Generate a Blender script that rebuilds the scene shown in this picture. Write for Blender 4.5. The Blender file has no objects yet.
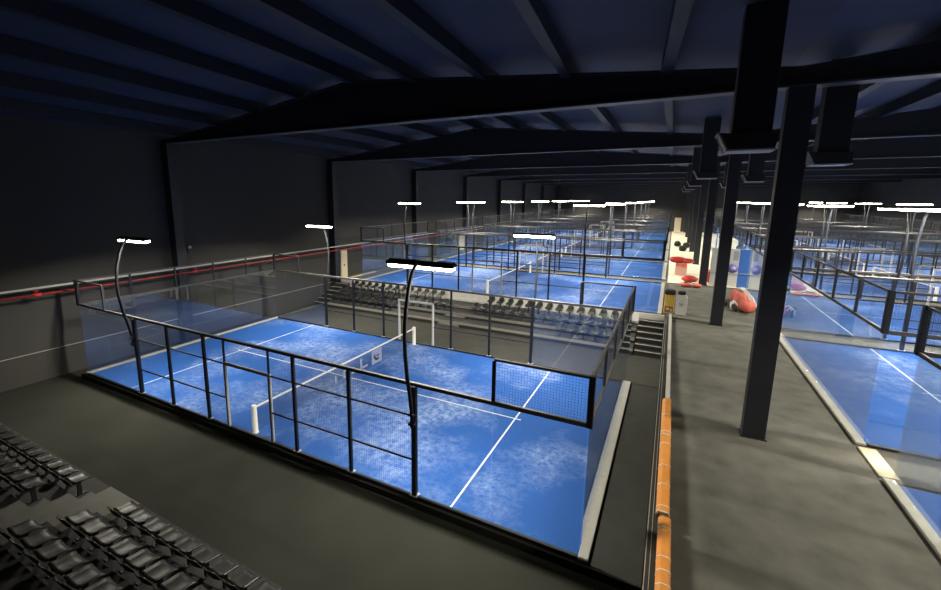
import bpy, math, random
from mathutils import Matrix, Vector
random.seed(7)
S = bpy.context.scene
C = S.collection
PI = math.pi

# ------------------------------------------------------------------ materials
def nodes(name):
    m = bpy.data.materials.new(name); m.use_nodes = True
    nt = m.node_tree; nt.nodes.clear()
    out = nt.nodes.new('ShaderNodeOutputMaterial')
    return m, nt, out

def lin(c):
    return tuple((x/12.92 if x <= .04045 else ((x+.055)/1.055)**2.4) for x in c)

def plain(name, col, rough=.5, metal=0., noise=0., scale=4., bump=0., spec=.5):
    """principled material with a noise mottling of its colour"""
    m, nt, out = nodes(name)
    b = nt.nodes.new('ShaderNodeBsdfPrincipled')
    b.inputs['Roughness'].default_value = rough; b.inputs['Metallic'].default_value = metal
    b.inputs['Specular IOR Level'].default_value = spec
    nt.links.new(b.outputs[0], out.inputs[0])
    geo = nt.nodes.new('ShaderNodeNewGeometry')
    nz = nt.nodes.new('ShaderNodeTexNoise'); nz.inputs['Scale'].default_value = scale
    nz.inputs['Detail'].default_value = 5
    nt.links.new(geo.outputs['Position'], nz.inputs['Vector'])
    mx = nt.nodes.new('ShaderNodeMix'); mx.data_type = 'RGBA'
    lo = tuple(c*(1-noise) for c in col); hi = tuple(min(1, c*(1+noise)) for c in col)
    mx.inputs['A'].default_value = (*lo, 1); mx.inputs['B'].default_value = (*hi, 1)
    nt.links.new(nz.outputs['Fac'], mx.inputs['Factor'])
    nt.links.new(mx.outputs['Result'], b.inputs['Base Color'])
    if bump:
        bp = nt.nodes.new('ShaderNodeBump'); bp.inputs['Strength'].default_value = bump
        nz2 = nt.nodes.new('ShaderNodeTexNoise'); nz2.inputs['Scale'].default_value = scale*12
        nt.links.new(geo.outputs['Position'], nz2.inputs['Vector'])
        nt.links.new(nz2.outputs['Fac'], bp.inputs['Height']); nt.links.new(bp.outputs[0], b.inputs['Normal'])
    return m

def glass_material():
    m, nt, out = nodes('clear_glass')
    tr = nt.nodes.new('ShaderNodeBsdfTransparent'); tr.inputs[0].default_value = (.955, .97, .97, 1)
    gl = nt.nodes.new('ShaderNodeBsdfGlossy'); gl.inputs['Roughness'].default_value = 0.0
    gl.inputs[0].default_value = (.95, .97, 1, 1)
    fr = nt.nodes.new('ShaderNodeFresnel'); fr.inputs['IOR'].default_value = 1.5
    # a face seen from within the pane must not reflect totally: use the outside index on both sides
    geo = nt.nodes.new('ShaderNodeNewGeometry')
    ma = nt.nodes.new('ShaderNodeMath'); ma.operation = 'MULTIPLY_ADD'
    ma.inputs[1].default_value = 1/1.75-1.75; ma.inputs[2].default_value = 1.75
    nt.links.new(geo.outputs['Backfacing'], ma.inputs[0])
    # Fresnel node inverts the index itself on back faces; feed the inverse there
    nt.links.new(ma.outputs[0], fr.inputs['IOR'])
    mx = nt.nodes.new('ShaderNodeMixShader')
    nt.links.new(fr.outputs[0], mx.inputs[0]); nt.links.new(tr.outputs[0], mx.inputs[1]); nt.links.new(gl.outputs[0], mx.inputs[2])
    nt.links.new(mx.outputs[0], out.inputs[0])
    return m

def turf_material():
    m, nt, out = nodes('blue_turf')
    b = nt.nodes.new('ShaderNodeBsdfPrincipled'); b.inputs['Roughness'].default_value = .85
    b.inputs['Specular IOR Level'].default_value = .15
    nt.links.new(b.outputs[0], out.inputs[0])
    geo = nt.nodes.new('ShaderNodeNewGeometry')
    big = nt.nodes.new('ShaderNodeTexNoise'); big.inputs['Scale'].default_value = .33; big.inputs['Detail'].default_value = 3
    mid = nt.nodes.new('ShaderNodeTexNoise'); mid.inputs['Scale'].default_value = 4.5; mid.inputs['Detail'].default_value = 8
    mid.inputs['Roughness'].default_value = .75; mid.inputs['Distortion'].default_value = .2
    fine = nt.nodes.new('ShaderNodeTexNoise'); fine.inputs['Scale'].default_value = 60; fine.inputs['Detail'].default_value = 2
    for n in (big, mid, fine): nt.links.new(geo.outputs['Position'], n.inputs['Vector'])
    # the sand gathers between net and service lines, where the players run
    tc = nt.nodes.new('ShaderNodeTexCoord'); sp = nt.nodes.new('ShaderNodeSeparateXYZ'); nt.links.new(tc.outputs['Object'], sp.inputs[0])
    ab = nt.nodes.new('ShaderNodeMath'); ab.operation = 'ABSOLUTE'; nt.links.new(sp.outputs['X'], ab.inputs[0])
    bi = nt.nodes.new('ShaderNodeMapRange'); bi.interpolation_type = 'SMOOTHSTEP'
    for k, v in (('From Min', 5.0), ('From Max', 8.6), ('To Min', .085), ('To Max', -.03)): bi.inputs[k].default_value = v
    nt.links.new(ab.outputs[0], bi.inputs['Value'])
    bs = nt.nodes.new('ShaderNodeMath'); nt.links.new(big.outputs['Fac'], bs.inputs[0]); nt.links.new(bi.outputs[0], bs.inputs[1])
    r1 = nt.nodes.new('ShaderNodeMapRange'); r1.inputs['From Min'].default_value = .48; r1.inputs['From Max'].default_value = .72
    r2 = nt.nodes.new('ShaderNodeMapRange'); r2.inputs['From Min'].default_value = .36; r2.inputs['From Max'].default_value = .74
    nt.links.new(bs.outputs[0], r1.inputs['Value']); nt.links.new(mid.outputs['Fac'], r2.inputs['Value'])
    mu = nt.nodes.new('ShaderNodeMath'); mu.operation = 'MULTIPLY'
    nt.links.new(r1.outputs[0], mu.inputs[0]); nt.links.new(r2.outputs[0], mu.inputs[1])
    ad = nt.nodes.new('ShaderNodeMath'); ad.operation = 'MULTIPLY_ADD'; ad.inputs[1].default_value = .07
    nt.links.new(fine.outputs['Fac'], ad.inputs[0])
    sc = nt.nodes.new('ShaderNodeMath'); sc.operation = 'MULTIPLY_ADD'; sc.inputs[1].default_value = .95; sc.inputs[2].default_value = -.06
    nt.links.new(mu.outputs[0], sc.inputs[0]); nt.links.new(sc.outputs[0], ad.inputs[2])
    cl = nt.nodes.new('ShaderNodeClamp'); nt.links.new(ad.outputs[0], cl.inputs[0])
    mx = nt.nodes.new('ShaderNodeMix'); mx.data_type = 'RGBA'
    mx.inputs['A'].default_value = (.016, .076, .285, 1)        # blue fibre
    mx.inputs['B'].default_value = (.31, .40, .62, 1)          # pale silica sand
    nt.links.new(cl.outputs[0], mx.inputs['Factor'])
    nt.links.new(mx.outputs['Result'], b.inputs['Base Color'])
    return m

def emit(name, col, strength):
    m, nt, out = nodes(name)
    e = nt.nodes.new('ShaderNodeEmission'); e.inputs[0].default_value = (*col, 1); e.inputs[1].default_value = strength
    nt.links.new(e.outputs[0], out.inputs[0])
    return m

M = dict(
    turf=turf_material(), glass=glass_material(),
    line=plain('white_line_paint', (.52, .56, .62), .8, noise=.08, scale=9),
    black=plain('black_powder_coat', (.008, .010, .015), .55, noise=.15, scale=3),
    rail=plain('dark_rail_paint', (.065, .064, .063), .38, noise=.15, scale=5),
    wire=plain('dark_wire', (.030, .032, .040), .5, noise=.1),
    galv=plain('galvanised_steel', (.42, .43, .42), .45, noise=.12, scale=6),
    kerb=plain('pale_grey_kerb', (.36, .35, .31), .75, noise=.15, scale=5),
    bright=plain('bright_white_paint', (.86, .84, .78), .6, noise=.04),
    white=plain('white_paint', (.72, .72, .68), .55, noise=.05),
    cream=plain('cream_board', (.66, .58, .40), .7, noise=.08, scale=3),
    creamfloor=plain('cream_flooring', (.78, .72, .55), .7, noise=.10, scale=.9),
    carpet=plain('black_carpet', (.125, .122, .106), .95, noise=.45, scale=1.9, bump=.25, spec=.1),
    platform=plain('olive_carpet_lit', (.046, .046, .040), .95, noise=.3, scale=1.7, bump=.25, spec=.1),  # lighter tone of the pit carpet, stronger lamp light put into the colour
    pit=plain('olive_carpet_shaded', (.024, .025, .020), .95, noise=.28, scale=.8, bump=.25, spec=.1),  # same carpet in a darker tone, painting in the light falloff
    wall=plain('dark_wall_cladding', (.042, .041, .037), .8, noise=.18, scale=.7),
    steel=plain('dark_blue_black_steel', (.012, .014, .020), .55, noise=.2, scale=2),
    flange=plain('dark_grey_flange', (.055, .057, .065), .5, noise=.1),
    roof=plain('dark_roof_sheet', (.030, .036, .072), .7, noise=.2, scale=1.5),
    purlin=plain('black_purlin', (.010, .012, .022), .6, noise=.1),
    seat=plain('glossy_black_plastic', (.013, .014, .013), .42, noise=.1, spec=.4),
    terrace=plain('dark_terrace_board', (.018, .018, .017), .8, noise=.2, scale=3),
    aisle=plain('grey_step_board', (.105, .103, .090), .75, noise=.18, scale=3),
    riser=plain('pale_grey_riser', (.30, .29, .25), .7, noise=.15, scale=3),
    led=emit('warm_white_led', (1., .88, .66), 40.),
    red=plain('red_paint', (.45, .03, .025), .45, noise=.1),
    pink=plain('pale_pink_card', (.62, .34, .28), .8, noise=.1),
    salmon=plain('salmon_fabric', (.62, .13, .09), .75, noise=.18, scale=9),
    orange=plain('orange_foam', (.72, .27, .035), .6, noise=.18, scale=6),
    tie=plain('white_tie', (.75, .68, .55), .5),
    yellow=plain('yellow_plastic', (.70, .46, .07), .5, noise=.12, scale=5),
    brown=plain('brown_print', (.28, .09, .03), .6, noise=.2, scale=12),
    bin=plain('white_plastic', (.66, .66, .62), .45, noise=.05),
    blue=plain('blue_vinyl', (.05, .17, .55), .5, noise=.05),
    purple=plain('purple_print', (.22, .16, .46), .6, noise=.1),
    rubber=plain('black_rubber', (.012, .012, .012), .7),
    badge=plain('pale_print', (.42, .50, .70), .8, noise=.05),
    badgedark=plain('blue_print', (.06, .11, .36), .8, noise=.05),
)

# ------------------------------------------------------------------ mesh builder
class MB:
    def __init__(self): self.v = []; self.f = []; self.m = []; self.s = []; self.mats = []
    def mi(self, k):
        if k not in self.mats: self.mats.append(k)
        return self.mats.index(k)
    def add(self, vs, fs, mat, smooth=False, T=None):
        o = len(self.v)
        if T is not None: vs = [tuple(T @ Vector(p)) for p in vs]
        self.v += [tuple(p) for p in vs]
        k = self.mi(mat)
        for f in fs: self.f.append([i+o for i in f]); self.m.append(k); self.s.append(smooth)
        return self
    def box(self, x0, x1, y0, y1, z0, z1, mat, T=None):
        vs = [(x, y, z) for z in (z0, z1) for y in (y0, y1) for x in (x0, x1)]
        return self.add(vs, [(0, 2, 3, 1), (4, 5, 7, 6), (0, 1, 5, 4), (2, 6, 7, 3), (0, 4, 6, 2), (1, 3, 7, 5)], mat, T=T)
    def bbox(self, x0, x1, y0, y1, z0, z1, mat, b=.01, T=None):
        """box with chamfered edges"""
        vs = []; idx = {}
        xs, ys, zs = (x0, x1), (y0, y1), (z0, z1)
        for i in (0, 1):
            for j in (0, 1):
                for k in (0, 1):
                    sx, sy, sz = (1-2*i), (1-2*j), (1-2*k)
                    p = (xs[i], ys[j], zs[k])
                    idx[i, j, k, 0] = len(vs); vs.append((p[0], p[1]+sy*b, p[2]+sz*b))
                    idx[i, j, k, 1] = len(vs); vs.append((p[0]+sx*b, p[1], p[2]+sz*b))
                    idx[i, j, k, 2] = len(vs); vs.append((p[0]+sx*b, p[1]+sy*b, p[2]))
        fs = []
        q = [(0, 0), (1, 0), (1, 1), (0, 1)]
        for i in (0, 1):
            a = [idx[i, j, k, 0] for j, k in q]; fs.append(a if i else a[::-1])
            a = [idx[j, i, k, 1] for j, k in q]; fs.append(a[::-1] if i else a)
            a = [idx[j, k, i, 2] for j, k in q]; fs.append(a if i else a[::-1])
        for i in (0, 1):
            for j in (0, 1):
                a = [idx[i, j, 0, 0], idx[i, j, 1, 0], idx[i, j, 1, 1], idx[i, j, 0, 1]]; fs.append(a if i == j else a[::-1])
                a = [idx[i, 0, j, 0], idx[i, 1, j, 0], idx[i, 1, j, 2], idx[i, 0, j, 2]]; fs.append(a[::-1] if i == j else a)
                a = [idx[0, i, j, 1], idx[1, i, j, 1], idx[1, i, j, 2], idx[0, i, j, 2]]; fs.append(a if i == j else a[::-1])
                for k in (0, 1):
                    pass
        for i in (0, 1):
            for j in (0, 1):
                for k in (0, 1):
                    a = [idx[i, j, k, 0], idx[i, j, k, 1], idx[i, j, k, 2]]
                    fs.append(a if (i+j+k) % 2 else a[::-1])
        return self.add(vs, fs, mat, T=T)
    def tube(self, pts, r, mat, n=8, caps=True, smooth=True, T=None):
        pts = [Vector(p) for p in pts]; rr = r if isinstance(r, (list, tuple)) else [r]*len(pts)
        vs = []; fs = []; up = None
        for i, p in enumerate(pts):
            t = (pts[min(i+1, len(pts)-1)]-pts[max(i-1, 0)]).normalized()
            if up is None:
                up = Vector((0, 0, 1)) if abs(t.z) < .9 else Vector((1, 0, 0))
            a = t.cross(up).normalized(); b = a.cross(t).normalized(); up = b
            for k in range(n):
                w = 2*PI*(k+.5)/n
                vs.append(tuple(p+(a*math.cos(w)+b*math.sin(w))*rr[i]))
        for i in range(len(pts)-1):
            for k in range(n):
                fs.append((i*n+k, i*n+(k+1) % n, (i+1)*n+(k+1) % n, (i+1)*n+k))
        if caps:
            fs.append(tuple(range(n))[::-1]); fs.append(tuple(range((len(pts)-1)*n, len(pts)*n)))
        return self.add(vs, fs, mat, smooth, T=T)
    def prism(self, poly, axis, a, b, mat, T=None):
        """extrude 2-D polygon along axis ('x','y','z') from a to b"""
        def P(u, w, t): return {'x': (t, u, w), 'y': (u, t, w), 'z': (u, w, t)}[axis]
        n = len(poly)
        vs = [P(u, w, a) for u, w in poly]+[P(u, w, b) for u, w in poly]
        fs = [tuple(range(n))[::-1], tuple(range(n, 2*n))]+[(i, (i+1) % n, n+(i+1) % n, n+i) for i in range(n)]
        return self.add(vs, fs, mat, T=T)
    def lathe(self, prof, mat, n=16, T=None, smooth=True):
        vs = []; fs = []
        for r, z in prof:
            for k in range(n): vs.append((r*math.cos(2*PI*k/n), r*math.sin(2*PI*k/n), z))
        for i in range(len(prof)-1):
            for k in range(n): fs.append((i*n+k, i*n+(k+1) % n, (i+1)*n+(k+1) % n, (i+1)*n+k))
        fs.append(tuple(range(n))[::-1]); fs.append(tuple(range((len(prof)-1)*n, len(prof)*n)))
        return self.add(vs, fs, mat, smooth, T=T)
    def merge(self, o, T=None):
        off = len(self.v)
        self.v += [tuple(T @ Vector(p)) for p in o.v] if T is not None else o.v
        mp = [self.mi(k) for k in o.mats]
        self.f += [[i+off for i in f] for f in o.f]; self.m += [mp[k] for k in o.m]; self.s += o.s
        return self
    def mesh(self, name):
        me = bpy.data.meshes.new(name); me.from_pydata(self.v, [], self.f)
        for k in self.mats: me.materials.append(M[k])
        me.polygons.foreach_set('material_index', self.m); me.polygons.foreach_set('use_smooth', self.s)
        me.update()
        import bmesh
        bm = bmesh.new(); bm.from_mesh(me); bmesh.ops.recalc_face_normals(bm, faces=bm.faces); bm.to_mesh(me); bm.free()
        return me

def link(name, data, parent=None, loc=None, rz=0):
    o = bpy.data.objects.new(name, data); C.objects.link(o)
    if parent is not None: o.parent = parent
    if loc is not None: o.location = loc
    o.rotation_euler.z = rz
    return o
def obj(name, mb, parent=None, loc=None, rz=0): return link(name, mb.mesh(name), parent, loc, rz)
def tag(o, label=None, cat=None, group=None, kind=None):
    if label: o['label'] = label
    if cat: o['category'] = cat
    if group: o['group'] = group
    if kind: o['kind'] = kind
    return o
def thing(name, label, cat, loc=(0, 0, 0), rz=0, group=None):
    return tag(link(name, None, None, loc, rz), label, cat, group)
def struct(name, mb, label, cat):
    return tag(obj(name, mb), label, cat, kind='structure')
def dup(root, loc, rz, label, group=None):
    r = root.copy(); C.objects.link(r); r.location = loc; r.rotation_euler.z = rz; r['label'] = label
    if group: r['group'] = group
    for ch in list(root.children):
        c = ch.copy(); C.objects.link(c); c.parent = r
        for g in list(ch.children):
            d = g.copy(); C.objects.link(d); d.parent = c
    return r

# ------------------------------------------------------------------ camera
R = ((0, 0, 0),)*3
def rotvec(w):
    w = Vector(w); t = w.length
    return Matrix.Rotation(t, 3, w/t)
Rw = rotvec((1.70430837, .430506095, -.353332913))      # rows: image right, image down, viewing direction
cam = bpy.data.cameras.new('camera'); co = bpy.data.objects.new('camera', cam); C.objects.link(co)
mat = Matrix((Rw[0], -Rw[1], -Rw[2])).transposed().to_4x4()
mat.translation = (11.0808390, -13.3087786, 7.35258203)
co.matrix_world = mat
cam.sensor_fit = 'HORIZONTAL'; cam.sensor_width = 36; cam.lens = 434.373444/941*36
cam.shift_x = (470.5-439.2208)/941; cam.shift_y = (274.7299-295)/941
cam.clip_start = .05; cam.clip_end = 300
S.camera = co

DZ = 1.20                                  # level of the upper hall
PIT = -.20                                 # level of the pit floor round the sunken court
XL = -11.45                                # left wall
XO = .84                                   # the upper courts on the left stand a little further right
FR = [11.75*k for k in range(0, 8)]        # steel frames
YB = 84.0
XR = 38.4

# ------------------------------------------------------------------ setting
struct('floor_pit', MB().box(XL, 11.16, -15, 5.12, PIT-.2, PIT, 'pit').box(XL, 11.16, 5.12, 12.06, PIT-.2, PIT, 'platform'), 'dark olive-grey carpeted floor of the sunken pit around the near court', 'floor')  # one carpet in two tones: far part painted as better lit
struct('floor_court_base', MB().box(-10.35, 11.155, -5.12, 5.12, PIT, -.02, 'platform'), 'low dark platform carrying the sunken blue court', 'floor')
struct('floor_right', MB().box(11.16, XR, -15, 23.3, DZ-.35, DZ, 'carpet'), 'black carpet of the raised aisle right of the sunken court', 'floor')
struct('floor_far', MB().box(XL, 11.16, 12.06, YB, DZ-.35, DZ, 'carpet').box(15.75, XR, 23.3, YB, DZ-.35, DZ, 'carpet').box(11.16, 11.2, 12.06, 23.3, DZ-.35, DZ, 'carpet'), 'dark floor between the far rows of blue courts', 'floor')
struct('floor_aisle', MB().box(11.16, 15.75, 23.3, YB, DZ-.35, DZ, 'creamfloor'), 'cream flooring of the far end of the central aisle', 'floor')
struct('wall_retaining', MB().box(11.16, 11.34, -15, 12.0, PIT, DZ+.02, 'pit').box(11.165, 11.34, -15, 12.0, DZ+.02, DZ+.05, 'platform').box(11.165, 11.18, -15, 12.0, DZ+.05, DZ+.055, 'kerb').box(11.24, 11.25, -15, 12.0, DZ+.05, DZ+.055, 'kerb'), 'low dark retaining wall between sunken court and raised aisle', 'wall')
wl = MB().box(XL-.3, XL, -15, YB, PIT, 11.2, 'wall')
struct('wall_left', wl, 'tall dark clad wall left of the courts', 'wall')
struct('wall_back', MB().box(XL, XR, YB, YB+.3, 0, 13, 'wall'), 'dark end wall far behind the courts', 'wall')
struct('wall_right', MB().box(XR, XR+.3, -15, YB, DZ, 11.2, 'wall'), 'dark wall beyond the right hand courts', 'wall')
tr = MB().box(XL, XL+.025, -14, 12.0, 1.02, 1.05, 'riser')
struct('trim_1', tr, 'thin pale trim line running low along the left wall', 'trim')
dr = MB().bbox(11.5, 12.6, YB-.06, YB, DZ, 3.9, 'cream').box(12.4, 12.5, YB-.12, YB-.06, 2.3, 2.4, 'galv')
struct('door_1', dr, 'cream door at the far end of the central aisle', 'door')

# roof : two spans, sheets folded over the ridge lines
def roofz(x):
    if x < 13.4:
        return 11.85-(.125*(.4-x) if x < .4 else .09*(x-.4))
    r = 25.9
    return 11.85-.0936*abs(x-r)
prof = [XL-.3, .4, 13.4, 25.9, XR+.3]
rf = MB()
poly = [(x, roofz(x)) for x in prof]+[(x, roofz(x)+.15) for x in prof[::-1]]
n = len(prof)
for i in range(n-1):
    a, b = prof[i], prof[i+1]
    rf.prism([(a, roofz(a)), (b, roofz(b)), (b, roofz(b)+.12), (a, roofz(a)+.12)], 'y', -15, YB, 'roof')
roof = struct('ceiling', rf, 'dark blue-black sheet roof with long purlins', 'ceiling')
px = [10.62-2.55*k for k in range(9)]+[15.72+2.55*k for k in range(9)]
for x in px:
    z = roofz(x)
    b = MB().box(x-.13, x+.13, 0, YB, z-.42, z-.0, 'purlin')
    if x < 13:                                  # the first bay runs slightly askew
        x2 = x+.07*14.5; z2 = min(roofz(x2), z+.3)
        b.add([(x-.13, 0, z-.42), (x+.13, 0, z-.42), (x+.13, 0, z), (x-.13, 0, z), (x2-.13, -14.5, z2-.42), (x2+.13, -14.5, z2-.42), (x2+.13, -14.5, z2), (x2-.13, -14.5, z2)],
              [(0, 1, 2, 3), (4, 5, 6, 7), (0, 1, 5, 4), (1, 2, 6, 5), (2, 3, 7, 6), (3, 0, 4, 7)], 'purlin')
    else: b.box(x-.13, x+.13, -15, 0, z-.42, z, 'purlin')
    obj('purlin', b, roof)

# steel frames: one beam per span and frame, plus the columns
BOT = 9.97
def beam(name, xs, y, label):
    b = MB()
    top = [(x, roofz(x)-.38) for x in xs]
    b.prism([(xs[0], BOT)]+[(xs[-1], BOT)]+top[::-1], 'y', y-.06, y+.06, 'steel')
    for i in range(len(xs)-1):
        p, q = top[i], top[i+1]
        b.prism([p, q, (q[0], q[1]+.05), (p[0], p[1]+.05)], 'y', y-.2, y+.2, 'steel')
    b.box(xs[0], xs[-1], y-.2, y+.2, BOT-.05, BOT, 'flange')
    tag(obj(name, b), label, 'beam', 'steel roof beams', 'structure')
def column(x, y, z0, label, w=.5, d=.34):
    b = MB()
    b.box(x-w/2, x+w/2, y-d/2, y-d/2+.035, z0, BOT-.05, 'steel').box(x-w/2, x+w/2, y+d/2-.035, y+d/2, z0, BOT-.05, 'steel')
    b.box(x-w/2, x-w/2+.03, y-d/2+.035, y+d/2-.035, z0, BOT-.05, 'steel').box(x+w/2-.03, x+w/2, y-d/2+.035, y+d/2-.035, z0, BOT-.05, 'steel')
    b.box(x-w/2-.04, x+w/2+.04, y-d/2-.04, y+d/2+.04, z0, z0+.03, 'steel')
    tag(obj('column', b), label, 'column', None, 'structure')
ordn = ['nearest', 'second', 'third', 'fourth', 'fifth', 'sixth', 'seventh', 'eighth']
for i, y in enumerate(FR):
    beam('beam', [XL+.02, .4, 13.4], y, ordn[i]+' dark tapered roof beam back over the left courts')
    beam('beam', [13.4, 25.9, XR], y, ordn[i]+' dark roof beam back over the right courts')
    if i != 0 and False: pass
    column(13.44, y, DZ, ordn[i]+' black steel column back in the central aisle row')
    column(XL+.26, y, PIT if y < 11 else DZ, ordn[i]+' dark steel column back along the left wall', .5, .5)

# ------------------------------------------------------------------ court parts
def wire_panel(x0, x1, z0, z1, y, pitch=.06, w=.0026, axis='x'):
    b = MB(); h = w/2
    nx = max(1, round((x1-x0)/pitch)); nz = max(1, round((z1-z0)/pitch))
    def bar(a0, a1, c0, c1):
        if axis == 'x': b.box(a0, a1, y-h, y+h, c0, c1, 'wire')
        else: b.box(y-h, y+h, a0, a1, c0, c1, 'wire')
    for i in range(1, nx):
        x = x0+(x1-x0)*i/nx; bar(x-h, x+h, z0, z1)
    for i in range(1, nz):
        z = z0+(z1-z0)*i/nz; bar(x0, x1, z-h, z+h)
    return b

def cage_parts(pale_gate):
    """list of (part name, mesh builder, label)"""
    P = []
    G = .006
    # glass
    for s in (-1, 1):
        for k in range(5):
            y0 = -5+2*k
            P.append(('glass_panel', MB().box(s*10-G, s*10+G, y0+.012, y0+1.988, .07, 2.96, 'glass'), None))
    for s in (-1, 1):
        for x0 in (-10, -8, 6, 8):
            a, b = x0+.012, x0+1.988
            if x0 == -10: a = -9.97
            if x0 == 8: b = 9.97
            if x0 == 6: a = 6.05
            if x0 == -8: b = -6.05
            P.append(('glass_panel', MB().box(a, b, s*5-G, s*5+G, .07, 2.96, 'glass'), None))
    # base rails
    for s in (-1, 1):
        P.append(('base_rail', MB().bbox(s*10-.05 if s > 0 else -10.16, 10.16 if s > 0 else -9.95, -5.05, 5.05, 0, .07, 'kerb', .012), 'pale grey base rail'))
        P.append(('base_rail', MB().bbox(-9.94, 9.94, s*5-.05, s*5+.05, 0, .07, 'black', .012), None))
    # posts on the long sides
    for s in (-1, 1):
        for x in (-6, -4, -2, 2, 4, 6):
            w = .06 if abs(x) == 6 else .045
            b = MB().bbox(x-w, x+w, s*5-w, s*5+w, .07, 2.96, 'black', .008).box(x-w-.05, x+w+.05, s*5-w-.03, s*5+w+.03, .07, .085, 'galv')
            P.append(('post', b, None))
        for x in (-1, 1):
            P.append(('post', MB().box(x-.025, x+.025, s*5-.025, s*5+.025, 2.24, 2.96, 'black'), None))
        P.append(('gate_frame', MB().bbox(-1.045, -.955, s*5-.04, s*5+.04, .07, 2.15, pale_gate[s], .008)
                  .bbox(.955, 1.045, s*5-.04, s*5+.04, .07, 2.15, pale_gate[s], .008)
                  .bbox(-1.045, 1.045, s*5-.04, s*5+.04, 2.15, 2.24, pale_gate[s], .008), 'pale metal gate frame'))
        # rails of the mesh bays
        for z in (1.02, 2.18):
            P.append(('rail', MB().box(-5.94, -1.045, s*5-.018, s*5+.018, z-.02, z+.02, 'black'), None))
            P.append(('rail', MB().box(1.045, 5.94, s*5-.018, s*5+.018, z-.02, z+.02, 'black'), None))
        P.append(('top_rail', MB().bbox(-9.94, 9.94, s*5-.035, s*5+.035, 2.95, 3.05, 'rail', .008), None))
        for a, b in ((-6, -4), (-4, -2), (-2, -1), (1, 2), (2, 4), (4, 6)):
            P.append(('wire_mesh', wire_panel(a+.05, b-.05, .075, 2.955, s*5), None))
        P.append(('wire_mesh', wire_panel(-.97, .97, 2.245, 2.955, s*5), None))
        # raised mesh at the corners
        for a, b in ((-10, -8), (8, 10)):
            o = a if a < 0 else b; i = b if a < 0 else a
            P.append(('top_rail', MB().bbox(min(o, i)+.06*(o < 0), max(o, i)-.06*(o > 0), s*5-.03, s*5+.03, 3.96, 4.02, 'rail', .008), None))
            P.append(('post', MB().box(i-.035, i+.035, s*5-.03, s*5+.03, 3.04, 3.96, 'black'), None))
            P.append(('corner_post', MB().bbox(o-.06, o+.06, s*5-.06, s*5+.06, 2.96, 4.03, 'black', .008), None))
            P.append(('wire_mesh', wire_panel(a+.06, b-.06, 3.045, 3.955, s*5), None))
    for s in (-1, 1):
        P.append(('top_rail', MB().bbox(s*10-.035, s*10+.035, -4.94, 4.94, 2.96, 3.04, 'rail', .008), None))
        P.append(('top_rail', MB().bbox(s*10-.03, s*10+.03, -4.94, 4.94, 3.96, 4.02, 'rail', .008), None))
        for y in (-3, -1, 1, 3):
            P.append(('post', MB().box(s*10-.03, s*10+.03, y-.035, y+.035, 3.04, 3.96, 'black'), None))
        P.append(('wire_mesh', wire_panel(-4.94, 4.94, 3.045, 3.955, s*10, axis='y'), None))
    return P

gate = {-1: 'galv', 1: 'white'}
PARTS = cage_parts(gate)
cage = thing('padel_court_cage', 'black framed glass and mesh cage around the sunken court nearest the camera', 'court cage', (0, 0, 0), group='padel court cages')
for nm, mb, lb in PARTS:
    o = obj(nm, mb, cage)
    if lb: o['label'] = lb
whole = MB()
for nm, mb, lb in PARTS: whole.merge(mb)
whole_me = whole.mesh('padel_court_cage')

# turf with its painted lines
turf = tag(obj('court_turf', MB().box(-9.95, 9.95, -4.95, 4.95, -.02, 0, 'turf')), 'sand-flecked blue turf of the sunken court nearest the camera', 'court turf', 'blue court turfs')
for a in ((-6.975, -6.925, -4.95, 4.95), (6.925, 6.975, -4.95, 4.95), (-7.15, 7.15, -.025, .025)):
    o = obj('court_line', MB().box(a[0], a[1], a[2], a[3], .0002, .003, 'line'), turf)
    o['label'] = 'painted white court line'

# net
def net_root():
    t = thing('padel_net', 'net with white top band across the sunken near court', 'net', (0, 0, 0), group='padel nets')
    for s in (-1, 1):
        p = MB().lathe([(.10, .003), (.10, .03), (.082, .04), (.082, .90), (.07, .93), (.02, .94)], 'white', 14, Matrix.Translation((0, s*4.82, 0)))
        p.box(-.07, .07, s*4.82-.012, s*4.82+.012, .38, .42, 'galv')
        obj('net_post', p, t)
    mb = MB(); h = .0018
    N = 190
    def ztop(y): return .885-.025*math.cos(y/4.76*PI/2)
    for i in range(1, N):
        y = -4.76+9.52*i/N; mb.box(-h, h, y-h, y+h, .03, ztop(y)-.05, 'wire')
    for k in range(1, 18):
        z = .03+k*.046; mb.box(-h, h, -4.76, 4.76, z-h, z+h, 'wire')
    obj('net_mesh', mb, t)
    bd = MB(); n = 16
    ys = [-4.76+9.52*i/n for i in range(n+1)]
    for a, b in zip(ys, ys[1:]):
        za, zb = ztop(a), ztop(b)
        bd.add([(-.012, a, za-.06), (.012, a, za-.06), (.012, a, za), (-.012, a, za), (-.012, b, zb-.06), (.012, b, zb-.06), (.012, b, zb), (-.012, b, zb)],
               [(0, 1, 5, 4), (1, 2, 6, 5), (2, 3, 7, 6), (3, 0, 4, 7)], 'white')
    o = obj('top_band', bd, t); o['label'] = 'white top band'
    return t
net = net_root()

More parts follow.
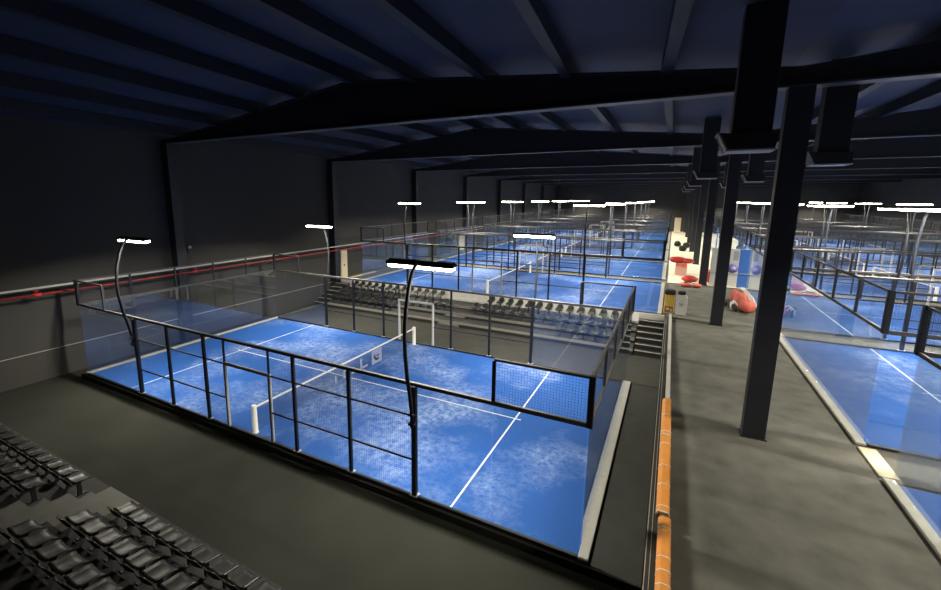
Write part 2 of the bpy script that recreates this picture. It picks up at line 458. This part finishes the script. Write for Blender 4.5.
# curved floodlight
def flood_root(label):
    t = thing('floodlight', label, 'floodlight', (0, 0, 0), 0, 'court floodlights')
    pts = [(0, -.11, 1.95), (0, -.11, 2.3), (0, -.19, 2.75), (0, -.31, 3.3), (0, -.39, 3.9), (0, -.40, 4.4), (0, -.34, 4.9), (0, -.20, 5.4), (0, -.06, 5.72), (0, .10, 5.86), (0, .28, 5.90)]
    obj('pole', MB().tube(pts, .048, 'black', 10), t)
    obj('clamp', MB().box(-.08, .08, -.17, -.062, 2.0, 2.06, 'black').box(-.08, .08, -.17, -.062, 2.24, 2.30, 'black'), t)
    T = Matrix.Translation((0, .3, 5.85)) @ Matrix.Rotation(math.radians(9), 4, 'X')
    obj('lamp_head', MB().bbox(-.90, .90, -.13, .13, -.02, .05, 'black', .012, T).box(-.86, .86, -.015, .015, .05, .08, 'black', T), t)
    L = MB()
    for i in range(8):
        x = -.86+i*.215
        L.bbox(x+.008, x+.207, -.105, .105, -.10, -.021, 'led', .015, T)
    o = obj('led_panel', L, t); o['label'] = 'glowing warm white LED panel'
    la = bpy.data.lights.new('floodlight_beam', 'AREA'); la.shape = 'RECTANGLE'; la.size = 1.7; la.size_y = .2
    la.energy = 740; la.color = (1., .93, .80); la.spread = math.radians(160)
    lo = link('floodlight_beam', la, t)
    lo.matrix_local = T @ Matrix.Translation((0, 0, -.115)) @ Matrix.Rotation(math.radians(-4), 4, 'X')
    return t

fl0 = flood_root('lit floodlight on curved black pole at the near right post of the sunken court')
fl0.location = (6, -5, 0)
def floods(cx, cy, z, what, first=None):
    for sx, sy, w in ((1, -1, 'near right'), (-1, -1, 'near left'), (1, 1, 'far right'), (-1, 1, 'far left')):
        if first and (sx, sy) == (1, -1): continue
        dup(fl0, (cx+6*sx, cy+5*sy, z), 0 if sy < 0 else PI, 'lit floodlight at the %s post of %s' % (w, what), 'court floodlights')
floods(0, 0, 0, 'the sunken near court', True)

def court(cx, cy, what, full, z=DZ+.02):
    if full:
        dup(cage, (cx, cy, z), 0, 'glass and mesh cage around '+what, 'padel court cages')
        dup(net, (cx, cy, z), 0, 'white-banded net across the '+what, 'padel nets')
    else:
        tag(link('padel_court_cage', whole_me, None, (cx, cy, z)), 'glass and mesh cage around '+what, 'court cage', 'padel court cages')
        dup(net, (cx, cy, z), 0, 'white-banded net across the '+what, 'padel nets')
    dup(turf, (cx, cy, z), 0, 'blue turf with white lines of '+what, 'blue court turfs')
    floods(cx, cy, z, what)
LY = [17.43+11.7*k for k in range(6)]
RY = [-6.0+11.7*k for k in range(8)]
left_w = ['left court just beyond the far seats'] + ['left court %s beyond the far seats' % w for w in ('second', 'third', 'fourth', 'fifth', 'sixth')]
right_w = ['right court cut off by the picture edge', 'right court beside the nearest column', 'right court beside the second column', 'right court beside the third column',
           'right court beside the fourth column', 'right court beside the fifth column', 'right court beside the sixth column', 'right court beside the seventh column']
for k, y in enumerate(LY): court(XO, y, left_w[k], k < 2)
for k, y in enumerate(RY):
    court(25.86, y+.05, right_w[k], 0 < k < 3)

# badge and lettering woven on the near net
bg = MB()
x = -.006
def nb(y0, y1, z0, z1, mat, dx=0): bg.box(x-.002-dx, x+.002+dx, y0, y1, z0, z1, mat)
nb(1.28, 2.02, .12, .76, 'badge')
# curved beak-like mark on the badge
for i in range(9):
    a = PI*(.95+.75*i/8)
    cy_, cz_ = 1.66+.17*math.cos(a), .47+.18*math.sin(a)
    nb(cy_-.05, cy_+.05, cz_-.045, cz_+.045, 'badgedark', .001)
nb(1.62, 1.84, .42, .50, 'badgedark', .001)
o = obj('net_badge', bg, net); o['label'] = 'pale square badge with dark curved mark'
for strokes in (((-1.10, -.98, .2, .5),), ((-.62, -.50, .2, .55), (-.50, -.26, .2, .29), (-.50, -.26, .46, .55), (-.36, -.26, .29, .46)), ((-.08, .04, .2, .5), (.04, .24, .2, .29)), ((.48, .60, .2, .66), (.60, .98, .2, .30))):
    bg = MB()
    for a in strokes: nb(*a, 'badge')
    o = obj('net_letter', bg, net); o['label'] = 'pale letter on the net'

# beige panels bridging the gaps between neighbouring courts
for k in range(7):
    y = -.83+11.7*k
    tag(obj('threshold_panel', MB().bbox(15.70, 16.06, y+.04, y+1.40, DZ, DZ+.05, 'cream', .01)),
        ['cream threshold panel between the two nearest right-hand courts', 'cream threshold panel behind the right court beside the column', 'cream threshold panel third along the right courts',
         'cream threshold panel fourth along the right courts', 'cream threshold panel fifth along the right courts', 'cream threshold panel sixth along the right courts', 'cream threshold panel seventh along the right courts'][k], 'panel', 'threshold panels')
for k in range(5):
    y = 22.6+11.7*k
    tag(obj('threshold_panel', MB().bbox(-9.4, -9.0, y, y+1.4, DZ, DZ+.05, 'cream', .01)),
        'cream threshold panel at left ends of left courts, %s gap back' % ordn[k].replace('nearest', 'first'), 'panel', 'threshold panels')
tag(obj('floor_strip', MB().bbox(-10.9, -10.62, 13.0, 16.2, DZ, DZ+.04, 'cream', .01)), 'cream floor strip beside the tall cream cabinet on the left', 'strip')

# ------------------------------------------------------------------ far grandstand between sunken court and upper hall
fs = thing('grandstand', 'low dark grandstand between the sunken court and the second court', 'grandstand', (0, 9.2, PIT))
def fpart(name, mb, lab=None):
    o = obj(name, mb); o.parent = fs; o.matrix_parent_inverse = Matrix.Translation((0, -9.2, -PIT))
    if lab: o['label'] = lab
    return o
TF = [(9.3, .12), (10.2, .40), (11.1, .68)]
for y, z in TF:
    fpart('terrace', MB().box(-9.9, 9.9, y, y+.9, PIT, z, 'terrace').box(-9.9, 9.9, y-.012, y, z-.16, z-.01, 'riser'))
kb = MB().prism([(12.055, PIT), (12.005, PIT), (12.005, .69), (11.86, .72), (11.86, .84), (12.02, DZ+.09), (12.2, DZ+.09), (12.2, DZ+.003), (12.055, DZ+.003)], 'x', -9.93, 9.93, 'bright')
for a, b in ((XL+.55, -9.931), (9.931, 11.14)):
    kb.prism([(12.055, PIT), (12.005, PIT), (12.005, DZ+.09), (12.2, DZ+.09), (12.2, DZ+.003), (12.055, DZ+.003)], 'x', a, b, 'bright')
tag(obj('kerb', kb), 'long pale kerb along the top edge of the far grandstand', 'kerb')
for x0, x1 in ((-11.15, -9.95), (9.95, 11.14)):
    for k in range(6):
        y = 9.35+.44*k; z = PIT+(k+1)*.199
        fpart('stair_step', MB().box(x0, x1, y, 12.0, z-.199, z, 'terrace').box(x0, x1, y-.02, y+.07, z, z+.02, 'riser'), None)
# aisle blocks with half steps in the middle
AX = [(-.9, .45)]
for y, z in TF:
    fpart('aisle_step', MB().box(AX[0][0], AX[0][1], y-.35, y, PIT, z-.15, 'aisle'))

# ------------------------------------------------------------------ seats
def seat_root(label, group):
    t = thing('stadium_seat', label, 'seat', (0, 0, 0), 0, group)
    nu, nv = 6, 7
    # pan: dished square, front edge rolled down; faces +y
    def shell(fn, th, name):
        b = MB(); vs = []; fs_ = []
        for sgn in (0, 1):
            for j in range(nv):
                for i in range(nu):
                    vs.append(fn(i/(nu-1)*2-1, j/(nv-1), sgn*th))
        N_ = nu*nv
        for j in range(nv-1):
            for i in range(nu-1):
                a = j*nu+i
                fs_.append((a, a+1, a+nu+1, a+nu)); fs_.append((N_+a, N_+a+nu, N_+a+nu+1, N_+a+1))
        ring = [i for i in range(nu)]+[j*nu+nu-1 for j in range(1, nv)]+[(nv-1)*nu+i for i in range(nu-2, -1, -1)]+[j*nu for j in range(nv-2, 0, -1)]
        for k in range(len(ring)):
            a, c = ring[k], ring[(k+1) % len(ring)]
            fs_.append((a, N_+a, N_+c, c))
        b.add(vs, fs_, 'seat', True)
        return obj(name, b, t)
    def pan(u, v, d):
        w = .205*(1-.06*(1-v))
        return (u*w, -.18+.37*v, .38+.035*u*u+.05*(1-v)**2-.05*max(0, v-.8)/.2*.6-d)
    def back(u, v, d):
        w = .195-.045*v
        return (u*w, -.185-.09*v-.045*(1-u*u)+d, .40+.22*v-.03*u*u*v)
    shell(pan, .025, 'seat_pan'); shell(back, -.022, 'backrest')
    obj('bracket', MB().box(-.05, .05, -.12, .10, .0, .015, 'black').box(-.025, .025, -.05, .03, .015, .375, 'black').box(-.12, .12, -.14, .12, .345, .372, 'black'), t)
    return t
st0 = None
def seat(x, y, z, rz, label, group):
    global st0
    z += .004
    if st0 is None:
        st0 = seat_root(label, group); st0.location = (x, y, z); st0.rotation_euler.z = rz
    else: dup(st0, (x, y, z), rz, label, group)

# near stand (bottom left of the picture)
ns = thing('grandstand', 'dark grandstand with black seats and grey aisle steps, nearest the camera', 'grandstand', (0, -10, PIT))
def npart(name, mb, lab=None):
    o = obj(name, mb); o.parent = ns; o.matrix_parent_inverse = Matrix.Translation((0, 10, -PIT))
    if lab: o['label'] = lab
    return o
NT = [(-8.73, .50), (-9.52, .85), (-10.31, 1.20)]
for y, z in NT:
    npart('terrace', MB().box(-9.5, 7.2, y-.79, y, PIT, z, 'terrace'))
npart('terrace', MB().box(-9.5, 7.2, -12.6, -11.10, PIT, 1.55, 'terrace'))
for i, (y, z) in enumerate(NT):
    npart('aisle_step', MB().box(-.22, 1.0, y-.79, y+.0, z, z+.02, 'aisle').box(-.22, 1.0, y-.79, y-.42, z+.02, z+.185, 'aisle'), 'grey aisle step')
o3 = ['front', 'second', 'third']
cnt = ['first', 'second', 'third', 'fourth', 'fifth', 'sixth', 'seventh', 'eighth', 'ninth', 'tenth', 'eleventh', 'twelfth', 'thirteenth', 'fourteenth', 'fifteenth', 'sixteenth', 'seventeenth', 'eighteenth', 'nineteenth', 'twentieth']
for r, (y, z) in enumerate(NT):
    for k in range(10):
        seat(1.52+.516*k, y-.46, z, 0, 'black plastic seat, %s right of grey steps in %s row of near stand' % (cnt[k], o3[r]), 'black seats of the near stand')
    for k in range(10):
        seat(-.58-.545*k, y-.46, z, 0, 'black plastic seat, %s left of grey steps in %s row of near stand' % (cnt[k], o3[r]), 'black seats of the near stand')
# far stand, seats face the camera
fr_n = {0: 'bottom', 1: 'middle', 2: 'top'}
for r, (y, z) in enumerate(TF):
    xs = []
    xl, xr = -1.25, .85
    if r == 2: xl, xr = -2.0, 1.55
    k = 0
    while xl-.60*k > -9.7:
        x = xl-.60*k; k += 1
        if r == 0 and x > -4.6: continue
        seat(x, y+.42, z, PI, 'black seat, %s left of middle aisle in %s row of far stand' % (cnt[k-1], fr_n[r]), 'black seats of the far stand')
    k = 0
    while xr+.60*k < 9.7:
        x = xr+.60*k; k += 1
        if r == 0 and x < 6.0: continue
        seat(x, y+.42, z, PI, 'black seat, %s right of middle aisle in %s row of far stand' % (cnt[k-1], fr_n[r]), 'black seats of the far stand')

# ------------------------------------------------------------------ pipes on the left wall
rp = thing('fire_pipe', 'long red fire pipe along the dark left wall', 'pipe', (XL+.2, -5, 3.50))
def wp(name, mb, root, lab=None):
    o = obj(name, mb); o.parent = root; o.matrix_parent_inverse = Matrix.Translation(-Vector(root.location))
    if lab: o['label'] = lab
    return o
wp('pipe', MB().tube([(XL+.62, -14, 3.50), (XL+.62, 40, 3.50)], .036, 'red', 10), rp)
for y in (-6.0, .55, 7.5, 14.5):
    wp('valve', MB().tube([(XL+.62, y-.14, 3.5), (XL+.62, y+.14, 3.5)], .075, 'red', 10).tube([(XL+.62, y, 3.5), (XL+.62, y, 3.66)], .022, 'red', 8).tube([(XL+.62, y-.09, 3.66), (XL+.62, y+.09, 3.66)], .02, 'red', 8), rp)
for y in FR[:4]:
    wp('bracket', MB().box(XL+.515, XL+.62, y-.02, y+.02, 3.42, 3.455, 'steel'), rp)
gp = thing('cable_tray', 'pale grey cable tray above the red pipe on the left wall', 'cable tray', (XL+.2, -5, 3.75))
wp('tray', MB().box(XL+.52, XL+.64, -14, 40, 3.74, 3.75, 'galv').box(XL+.52, XL+.53, -14, 40, 3.75, 3.80, 'galv').box(XL+.63, XL+.64, -14, 40, 3.75, 3.80, 'galv'), gp)
for y in FR[:4]:
    wp('bracket', MB().box(XL+.515, XL+.64, y-.02, y+.02, 3.70, 3.74, 'steel'), gp)
wf = thing('wall_sounder', 'small pale round fitting high on the dark wall by the first left column', 'wall fitting', (XL, .62, 4.75))
obj('base', MB().box(0, .12, -.05, .05, -.3, .08, 'steel'), wf)
obj('dome', MB().lathe([(.02, -.07), (.08, -.05), (.10, 0), (.07, .06), (.02, .085)], 'white', 14, Matrix.Translation((.2, 0, 0))), wf)
for (y0, y1, z1, lab) in ((12.22, 13.05, 3.40, 'tall cream cabinet against left wall just beyond the second wall column'), (33.3, 34.9, 2.95, 'farther cream cabinet against the left wall')):
    c = thing('electrical_cabinet', lab, 'cabinet', (-11.1, (y0+y1)/2, DZ))
    w = (y1-y0)/2
    obj('body', MB().bbox(-.3, 0, -w, w, 0, z1-DZ, 'cream', .015), c)
    d = obj('door', MB().bbox(.0, .025, -w+.04, w-.04, .06, z1-DZ-.05, 'cream', .008), c)
    obj('handle', MB().box(.025, .05, -.05, .03, .95, 1.10, 'rubber'), d)

# ------------------------------------------------------------------ rail with orange foam pads along the retaining wall
rl = thing('guard_rail', 'low grey guard rail along the edge of the raised aisle', 'rail', (11.42, -1, DZ))
def rpart(name, mb, lab=None):
    o = obj(name, mb); o.parent = rl; o.matrix_parent_inverse = Matrix.Translation(-Vector(rl.location))
    if lab: o['label'] = lab
rpart('handrail', MB().bbox(11.355, 11.483, -14, 12.4, DZ+.20, DZ+.245, 'kerb', .008))
rpart('kick_plate', MB().box(11.41, 11.43, -14, 12.4, DZ, DZ+.20, 'steel'))
for y in range(-13, 13, 2):
    rpart('post', MB().box(11.39, 11.45, y-.03, y+.03, DZ, DZ+.20, 'steel'))
def pad(y0, y1, zt, hw, cx, label, seed):
    rnd = random.Random(seed)
    t = thing('foam_pad', label, 'foam pad', (cx, y0, DZ+.2), 0, 'orange foam rail pads')
    inv = Matrix.Translation(-Vector(t.location))
    # C-shaped sleeve over the rail
    a = MB()
    prof = [(-hw, -.08), (-hw, zt-.055), (-hw*.35, zt), (hw-.03, zt-.004), (hw, zt-.035), (hw, -.08), (hw-.022, -.08), (hw-.022, .047), (-hw+.022, .047), (-hw+.022, -.08)]
    a.prism([(cx+u, DZ+.20+w) for u, w in prof], 'y', y0, y1, 'orange')
    o = obj('sleeve', a); o.parent = t; o.matrix_parent_inverse = inv
    y = y0+.18
    while y < y1-.1:
        b = MB().prism([(cx+u, DZ+.20+w) for u, w in [(-hw-.005, -.05), (-hw-.005, zt-.052), (-hw*.35, zt+.006), (hw-.03, zt+.002), (hw+.005, zt-.033), (hw+.005, -.05), (hw, -.05), (hw, zt-.036), (hw-.03, zt-.004), (-hw*.35, zt), (-hw, zt-.055), (-hw, -.05)]], 'y', y-.011, y+.011, 'tie')
        o = obj('tie', b); o.parent = t; o.matrix_parent_inverse = inv; o['label'] = 'pale cable tie'
        y += rnd.choice((.5, .75, 1.0, .3))
    e = MB().prism([(cx+u, DZ+.20+w) for u, w in [(-hw-.006, zt-.06), (-hw+.03, zt+.006), (hw-.03, zt+.006), (hw+.006, zt-.06), (hw-.02, zt-.06), (hw-.045, zt-.02), (-hw+.045, zt-.02), (-hw+.02, zt-.06)]], 'y', y0-.03, y0, 'tie')
    o = obj('end_cap', e); o.parent = t; o.matrix_parent_inverse = inv; o['label'] = 'pale end cap'
pad(-4.80, -1.72, .12, .115, 11.40, 'orange foam pad on the rail, middle one beside the court corner', 3)
pad(-1.66, .62, .12, .115, 11.40, 'orange foam pad on the rail, farthest from the camera', 5)
pad(-9.0, -4.92, .112, .105, 11.435, 'orange foam pad on the rail, nearest the camera', 4)

# ------------------------------------------------------------------ hanging ducts beside the aisle columns
def duct_root(label):
    t = thing('ventilation_duct', label, 'duct', (0, 0, 0), 0, 'hanging ventilation ducts')
    obj('shaft', MB().bbox(-.30, .30, -.22, .22, .28, 2.45, 'steel', .01), t)
    h = MB()
    h.prism([(-.50, .30), (-.36, .0), (.36, .0), (.40, .28), (-.30, .28)], 'y', -.30, .30, 'steel')
    obj('hood', h, t)
    rim = MB().box(-.37, .38, -.33, .33, -.03, .0, 'galv')
    for y in (-.32, .30):
        rim.add([(-.37, y, 0), (-.34, y, 0), (-.50, y, .31), (-.53, y, .31), (-.37, y+.02, 0), (-.34, y+.02, 0), (-.50, y+.02, .31), (-.53, y+.02, .31)],
                [(0, 1, 2, 3), (4, 5, 6, 7), (0, 1, 5, 4), (1, 2, 6, 5), (2, 3, 7, 6), (3, 0, 4, 7)], 'galv')
    rim.add([(-.53, -.32, .31), (-.50, -.32, .31), (-.50, .32, .31), (-.53, .32, .31), (-.53, -.32, .28), (-.50, -.32, .28), (-.50, .32, .28), (-.53, .32, .28)], [(0, 1, 2, 3), (4, 5, 6, 7), (0, 1, 5, 4), (1, 2, 6, 5), (2, 3, 7, 6), (3, 0, 4, 7)], 'galv')
    o = obj('rim', rim, t); o['label'] = 'pale grey outlet rim'
    return t
d0 = duct_root('black hanging duct with pale rim, largest and left of the nearest column')
d0.location = (12.20, -3.3, 8.26)
for k in range(1, 5):
    dup(d0, (12.23, -2.6+11.75*k, 8.28), 0, 'black hanging duct left of the column row, %s back from the camera' % cnt[k], 'hanging ventilation ducts')
for k in range(3):
    dup(d0, (14.42, 1.2+11.75*k, 8.25), 0, 'black hanging duct right of the column row, %s back from the camera' % cnt[k], 'hanging ventilation ducts')

# ------------------------------------------------------------------ things in the aisle
t = thing('storage_bin', 'yellow bin with brown printed front by the aisle rail end', 'bin', (11.32, 13.17, DZ))
obj('body', MB().bbox(-.24, .24, -.2, .2, .0, 1.05, 'yellow', .03), t)
o = obj('printed_front', MB().box(-.20, .20, -.208, -.2, .10, .42, 'brown').box(-.14, .02, -.212, -.208, .2, .34, 'cream').box(.07, .16, -.212, -.208, .14, .30, 'cream'), t); o['label'] = 'brown printed picture'
obj('lid', MB().bbox(-.26, .26, -.22, .22, 1.05, 1.32, 'rubber', .05), t)
t = thing('water_dispenser', 'white upright container with black lid beside the yellow bin', 'container', (11.90, 13.02, DZ))
obj('body', MB().prism([(-.26, .03), (.22, .03), (.28, .30), (.28, .95), (.18, 1.12), (-.18, 1.12), (-.27, .98)], 'y', -.17, .17, 'bin'), t)
obj('foot', MB().box(-.2, .18, -.15, .15, 0, .03, 'rubber'), t)
obj('lid', MB().bbox(-.20, .16, -.16, .16, 1.12, 1.32, 'rubber', .04), t)
o = obj('label_panel', MB().box(-.12, .10, -.175, -.17, .62, .66, 'rubber').box(-.10, .06, -.175, -.17, .52, .55, 'rubber').box(-.12, .10, -.175, -.17, .78, .81, 'galv'), t)
o['label'] = 'small dark print'

# salmon coloured bag slumped on the floor
def lump(b, mat, c, r, seed, n=14, m=9, sq=.0):
    rnd = random.Random(seed); ph = [rnd.uniform(0, 6.28) for _ in range(6)]
    vs = []; fs_ = []
    for j in range(m+1):
        th = PI*j/m
        for i in range(n):
            p = 2*PI*i/n
            k = 1+.08*math.sin(3*p+ph[0])*math.sin(th)+.06*math.sin(5*p+ph[1]+2*th)+.05*math.sin(4*th+ph[2])
            x_, y_, z_ = math.sin(th)*math.cos(p)*k, math.sin(th)*math.sin(p)*k, math.cos(th)*k
            vs.append((c[0]+r[0]*x_, c[1]+r[1]*y_, max(c[2]+r[2]*z_, .003)))
    for j in range(m):
        for i in range(n): fs_.append((j*n+i, j*n+(i+1) % n, (j+1)*n+(i+1) % n, (j+1)*n+i))
    return b.add(vs, fs_, mat, True)
t = thing('sports_bag', 'salmon red sports bag slumped on dark floor left of the nearest column', 'bag', (15.05, 16.9, DZ))
obj('body', lump(lump(lump(MB(), 'salmon', (.12, -1.1, .28), (.40, .80, .33), 1, 22, 13), 'salmon', (.0, .1, .36), (.38, 1.15, .40), 2, 22, 13), 'salmon', (-.15, 1.3, .34), (.30, .9, .38), 5, 22, 13), t)
obj('strap', MB().tube([(-.1, 2.0, .45), (.1, 1.5, .78), (.30, .4, .80), (.46, -.5, .64), (.52, -1.2, .34)], .05, 'white', 8), t)
sh = MB()
for dx, dy in ((-.62, -1.25), (-.58, -.75)):
    sh.tube([(dx, dy, .03), (dx-.02, dy, .32), (dx+.14, dy+.03, .46), (dx+.30, dy+.05, .32), (dx+.32, dy+.05, .03)], .04, 'white', 8)
o = obj('frame_loop', sh, t); o['label'] = 'white tubular loop'
for x_, y_ in ((-.42, -1.62), (-.78, -.35)):
    obj('wheel', MB().lathe([(.05, -.06), (.16, -.06), (.19, 0), (.16, .06), (.05, .06)], 'rubber', 14, Matrix.Translation((x_, y_, .193)) @ Matrix.Rotation(PI/2, 4, 'Y')), t)
t = thing('sports_bag', 'small red bag lying by the third aisle column', 'bag', (12.55, 22.0, DZ))
obj('body', lump(lump(MB(), 'salmon', (-.25, 0, .16), (.38, .30, .18), 3), 'salmon', (.45, .1, .14), (.30, .28, .16), 4), t)
obj('strap', MB().tube([(-.5, .0, .1), (-.3, -.1, .36), (0, -.1, .38), (.3, 0, .26)], .03, 'rubber', 8), t)
t = thing('cardboard_box', 'pale pink box standing on the cream aisle floor under a red bag', 'box', (12.05, 27.5, DZ))
obj('body', MB().bbox(-.42, .42, -.3, .3, 0, 1.0, 'pink', .02), t)
obj('flap', MB().box(-.42, -.02, -.33, -.30, .78, 1.0, 'salmon').box(.02, .42, -.33, -.30, .70, 1.0, 'salmon'), t)
tag(obj('floor_bag', lump(lump(MB(), 'red', (-.35, 0, .26), (.62, .30, .25), 21, 20, 11), 'red', (.42, 0, .20), (.50, .28, .20), 22, 20, 11), None, (12.05, 27.5, DZ+1.004)), 'red bag slumped on top of the pale pink box', 'bag')
tag(obj('floor_bag', lump(MB(), 'red', (0, 0, .2), (.55, .35, .24), 8), None, (12.6, 24.6, DZ)), 'dark red bag at the near edge of the cream floor', 'bag')
tag(obj('crash_mat', MB().bbox(-.75, .75, -.5, .5, 0, .9, 'red', .05), None, (14.55, 25.0, DZ)), 'red padded block behind the third aisle column', 'block')
for k, (x, y, w) in enumerate(((11.95, 53, 'left'), (12.95, 51.5, 'right'), (12.45, 47, 'near'))):
    tag(obj('ball_bag', lump(MB(), 'rubber', (0, 0, .34), (.42, .40, .36), 11+k), None, (x, y, DZ)), 'black round bag on cream aisle floor, %s one of the three' % w, 'bag', 'black bags in the aisle')
# white partition with blue stripes
t = thing('partition_wall', 'white partition with blue stripes and purple roundel behind the salmon bag', 'partition', (15.3, 23.55, DZ))
obj('board', MB().bbox(-1.48, 2.3, -.05, .05, 0, 2.75, 'white', .008), t)
for x0, x1, z0, z1 in ((.20, .78, .0, 2.75), (1.05, 1.50, 1.0, 2.6)):
    o = obj('stripe', MB().box(x0, x1, -.056, -.05, z0, z1, 'blue'), t); o['label'] = 'blue vertical stripe'
o = obj('roundel', MB().lathe([(.34, -.003), (.34, .003)], 'purple', 24, Matrix.Translation((-.14, -.054, 1.36)) @ Matrix.Rotation(PI/2, 4, 'X')).lathe([(.15, -.003), (.15, .003)], 'badge', 20, Matrix.Translation((-.10, -.057, 1.34)) @ Matrix.Rotation(PI/2, 4, 'X')), t); o['label'] = 'purple round logo'
o = obj('vent_panel', MB().box(-.16, .14, -.056, -.05, 1.95, 2.6, 'galv'), t); o['label'] = 'grey panel'
obj('rail', MB().box(-1.4, 2.2, -.09, -.05, .98, 1.02, 'galv'), t)

# ------------------------------------------------------------------ world, view, sampling helpers
w = bpy.data.worlds.new('world'); S.world = w; w.use_nodes = True
w.node_tree.nodes['Background'].inputs[0].default_value = (.5, .6, 1, 1)
w.node_tree.nodes['Background'].inputs[1].default_value = .002
S.view_settings.view_transform = 'Standard'; S.view_settings.look = 'None'
S.view_settings.exposure = 0.0; S.view_settings.gamma = 1.0; S.view_settings.use_curve_mapping = False
S.cycles.use_denoising = True
S.cycles.transparent_max_bounces = 48
S.cycles.max_bounces = 10; S.cycles.diffuse_bounces = 4; S.cycles.glossy_bounces = 5
S.cycles.caustics_reflective = False; S.cycles.caustics_refractive = False
